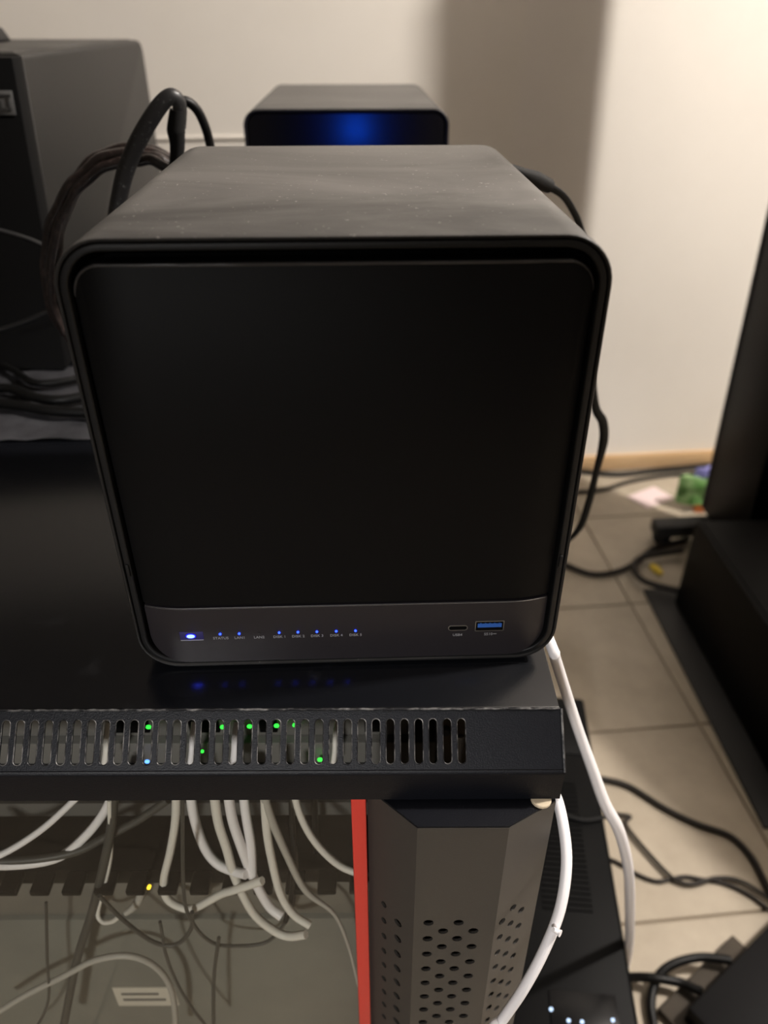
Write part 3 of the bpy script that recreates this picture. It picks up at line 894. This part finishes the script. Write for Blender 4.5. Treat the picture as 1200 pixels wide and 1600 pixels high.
box('side_edge', -.0015, .001, -.004, .0008, .06, 1.445, M['dgrey'], tc)
box('side_box', .036, .30, -.215, -.09, .055, .30, M['black'], tc, .004)
fb = box('foot_bar', -.112, .10, -.060, -.022, .026, .054, M['dgrey'], tc, .004)
cw = cyl('caster', (-.092, -.041, .020), (1, .3, 0), .0195, .022, M['rubber'], tc, n=18, bev=.003)
cw = cyl('caster', (.17, -.041, .027), (1, .3, 0), .0195, .022, M['rubber'], tc, n=18, bev=.003)
cyl('caster', (.17, -.14, .027), (1, .3, 0), .0195, .022, M['rubber'], tc, n=18, bev=.003)
# crinkled packet between the tall panel and the wall
pk = thing('foil_packet', (.735, 1.12, FLOOR), 'crinkled green and lilac foil packet behind the tall black panel', 'packet')
def crinkle(name, x0, x1, z0, z1, yc, th, m):
    bm = bmesh.new()
    nx, nz = 7, 6
    rows = []
    for s in (-1, 1):
        g = []
        for i in range(nx):
            c = []
            for j in range(nz):
                u, v = i / (nx - 1), j / (nz - 1)
                e = math.sin(math.pi * u) ** .6
                c.append(bm.verts.new((x0 + (x1 - x0) * u + random.uniform(-.003, .003), yc + s * th * e + random.uniform(-.006, .006) * e, z0 + (z1 - z0) * v + random.uniform(-.003, .003))))
            g.append(c)
        rows.append(g)
    for g in rows:
        for i in range(nx - 1):
            for j in range(nz - 1): bm.faces.new([g[i][j], g[i + 1][j], g[i + 1][j + 1], g[i][j + 1]])
    a, b = rows
    for j in range(nz - 1):
        bm.faces.new([a[0][j], b[0][j], b[0][j + 1], a[0][j + 1]])
        bm.faces.new([a[-1][j], b[-1][j], b[-1][j + 1], a[-1][j + 1]])
    for i in range(nx - 1):
        bm.faces.new([a[i][0], b[i][0], b[i + 1][0], a[i + 1][0]])
        bm.faces.new([a[i][-1], b[i][-1], b[i + 1][-1], a[i + 1][-1]])
    return from_bm(name, bm, m, pk, False, 25)
crinkle('pouch', -.040, .055, .022, .085, 0, .016, M['green'])
crinkle('top_flap', -.010, .055, .084, .105, 0, .008, M['purple'])
crinkle('corner', .002, .030, .001, .023, -.004, .010, M['orange'])
o = tag(box('paper_sheet', 0, .085, 0, .06, 0, .0012, M['pink'], None), 'pale pink paper scrap on the tiles by the caster foot', 'paper')
o.location = (.640, 1.125, FLOOR + .001)
o.rotation_euler = (0, 0, .5)

# ------------------------------------------------------------------ floor leads
def FC(pts, r=.004, dz=0): return [at(x, y, 2, FLOOR + r + dz + .0004) for x, y in pts]
def fl(pts, r, m, label, dz=0): return cable('floor_lead', FC(pts, r, dz), r, M[m], label, 'leads on the floor', n=7)
fl([(840, 862), (885, 883), (925, 897), (965, 893), (995, 878), (1020, 858), (1075, 842)], .0058, 'cordbrown', 'brown black lead curving on the tiles from the cabinet to the low black case')
fl([(1066, 860), (1025, 866), (1000, 872), (990, 886), (1002, 905), (1030, 916), (1075, 926)], .0062, 'cordbrown', 'brown black lead looping by the yellow clip', .012)
fl([(895, 735), (960, 741), (1020, 736), (1070, 731), (1112, 727)], .0060, 'cordblack', 'black lead running along the wooden baseboard')
fl([(880, 770), (940, 765), (985, 752), (1030, 744), (1085, 739)], .0048, 'cordbrown', 'thin lead lying on the tiles in front of the baseboard lead')
fl([(925, 1216), (950, 1219), (985, 1230), (1040, 1264), (1090, 1288), (1140, 1306), (1172, 1336), (1192, 1372), (1215, 1420)], .0042, 'cordbrown', 'dark lead bending across the bright tile, upper one by the white cable')
fl([(950, 1271), (968, 1273), (985, 1276), (977, 1286), (995, 1312), (1040, 1362), (1062, 1378), (1085, 1381), (1120, 1372), (1160, 1378), (1215, 1412)], .0026, 'cordbrown', 'thin dark lead with a small kink beside the white cable', .003)
fl([(940, 1338), (965, 1348), (995, 1366), (1025, 1377), (1048, 1374), (1070, 1370), (1095, 1374), (1130, 1380), (1170, 1398), (1215, 1432)], .0026, 'cordbrown', 'thin dark lead twisting round the kinked one, lower of the two')
tag(tube('cable_clip', FC([(1018, 884), (1026, 890), (1034, 896)], .006), [.006, .008, .005], M['yellow'], None, n=8), 'small yellow clip inside the looped floor lead', 'clip')

# ------------------------------------------------------------------ dark box at the bottom right
A0, A1 = at(1075, 1574, 2, -.612), at(1200, 1446, 2, -.612)
ang = math.atan2(A1.y - A0.y, A1.x - A0.x)
db = thing('desktop_device', (A0.x, A0.y, FLOOR), 'dark grey flat device with its shadow shaped as a brown slab at the bottom right corner', 'device', ang)
box('case', 0, .24, -.22, 0, .012, .038, M['boxgrey'], db, .003)
box('shadow_slab', -.012, .124, -.20, .022, .0005, .0118, M['shadowbrown'], db, .001)  # shadow beside the device, built as a brown slab
def dev(pts, r, lab):
    return cable('power_lead', [at(x, y, 2, z) for x, y, z in pts], r, M['cordblack'], lab, 'leads plugged into the flat device', n=8)
dev([(1142, 1501, -.6235), (1130, 1499, -.624), (1095, 1496, -.626), (1060, 1503, -.628), (1036, 1517, -.632), (1022, 1540, -.638), (1017, 1572, -.642), (1024, 1615, -.6445)], .0052, 'black lead leaving the flat device and bending down out of the picture')
dev([(1096, 1549, -.6235), (1085, 1545, -.626), (1062, 1535, -.630), (1020, 1528, -.629), (985, 1527, -.640), (960, 1528, -.644)], .0052, 'black lead leaving the flat device towards the long black power unit')
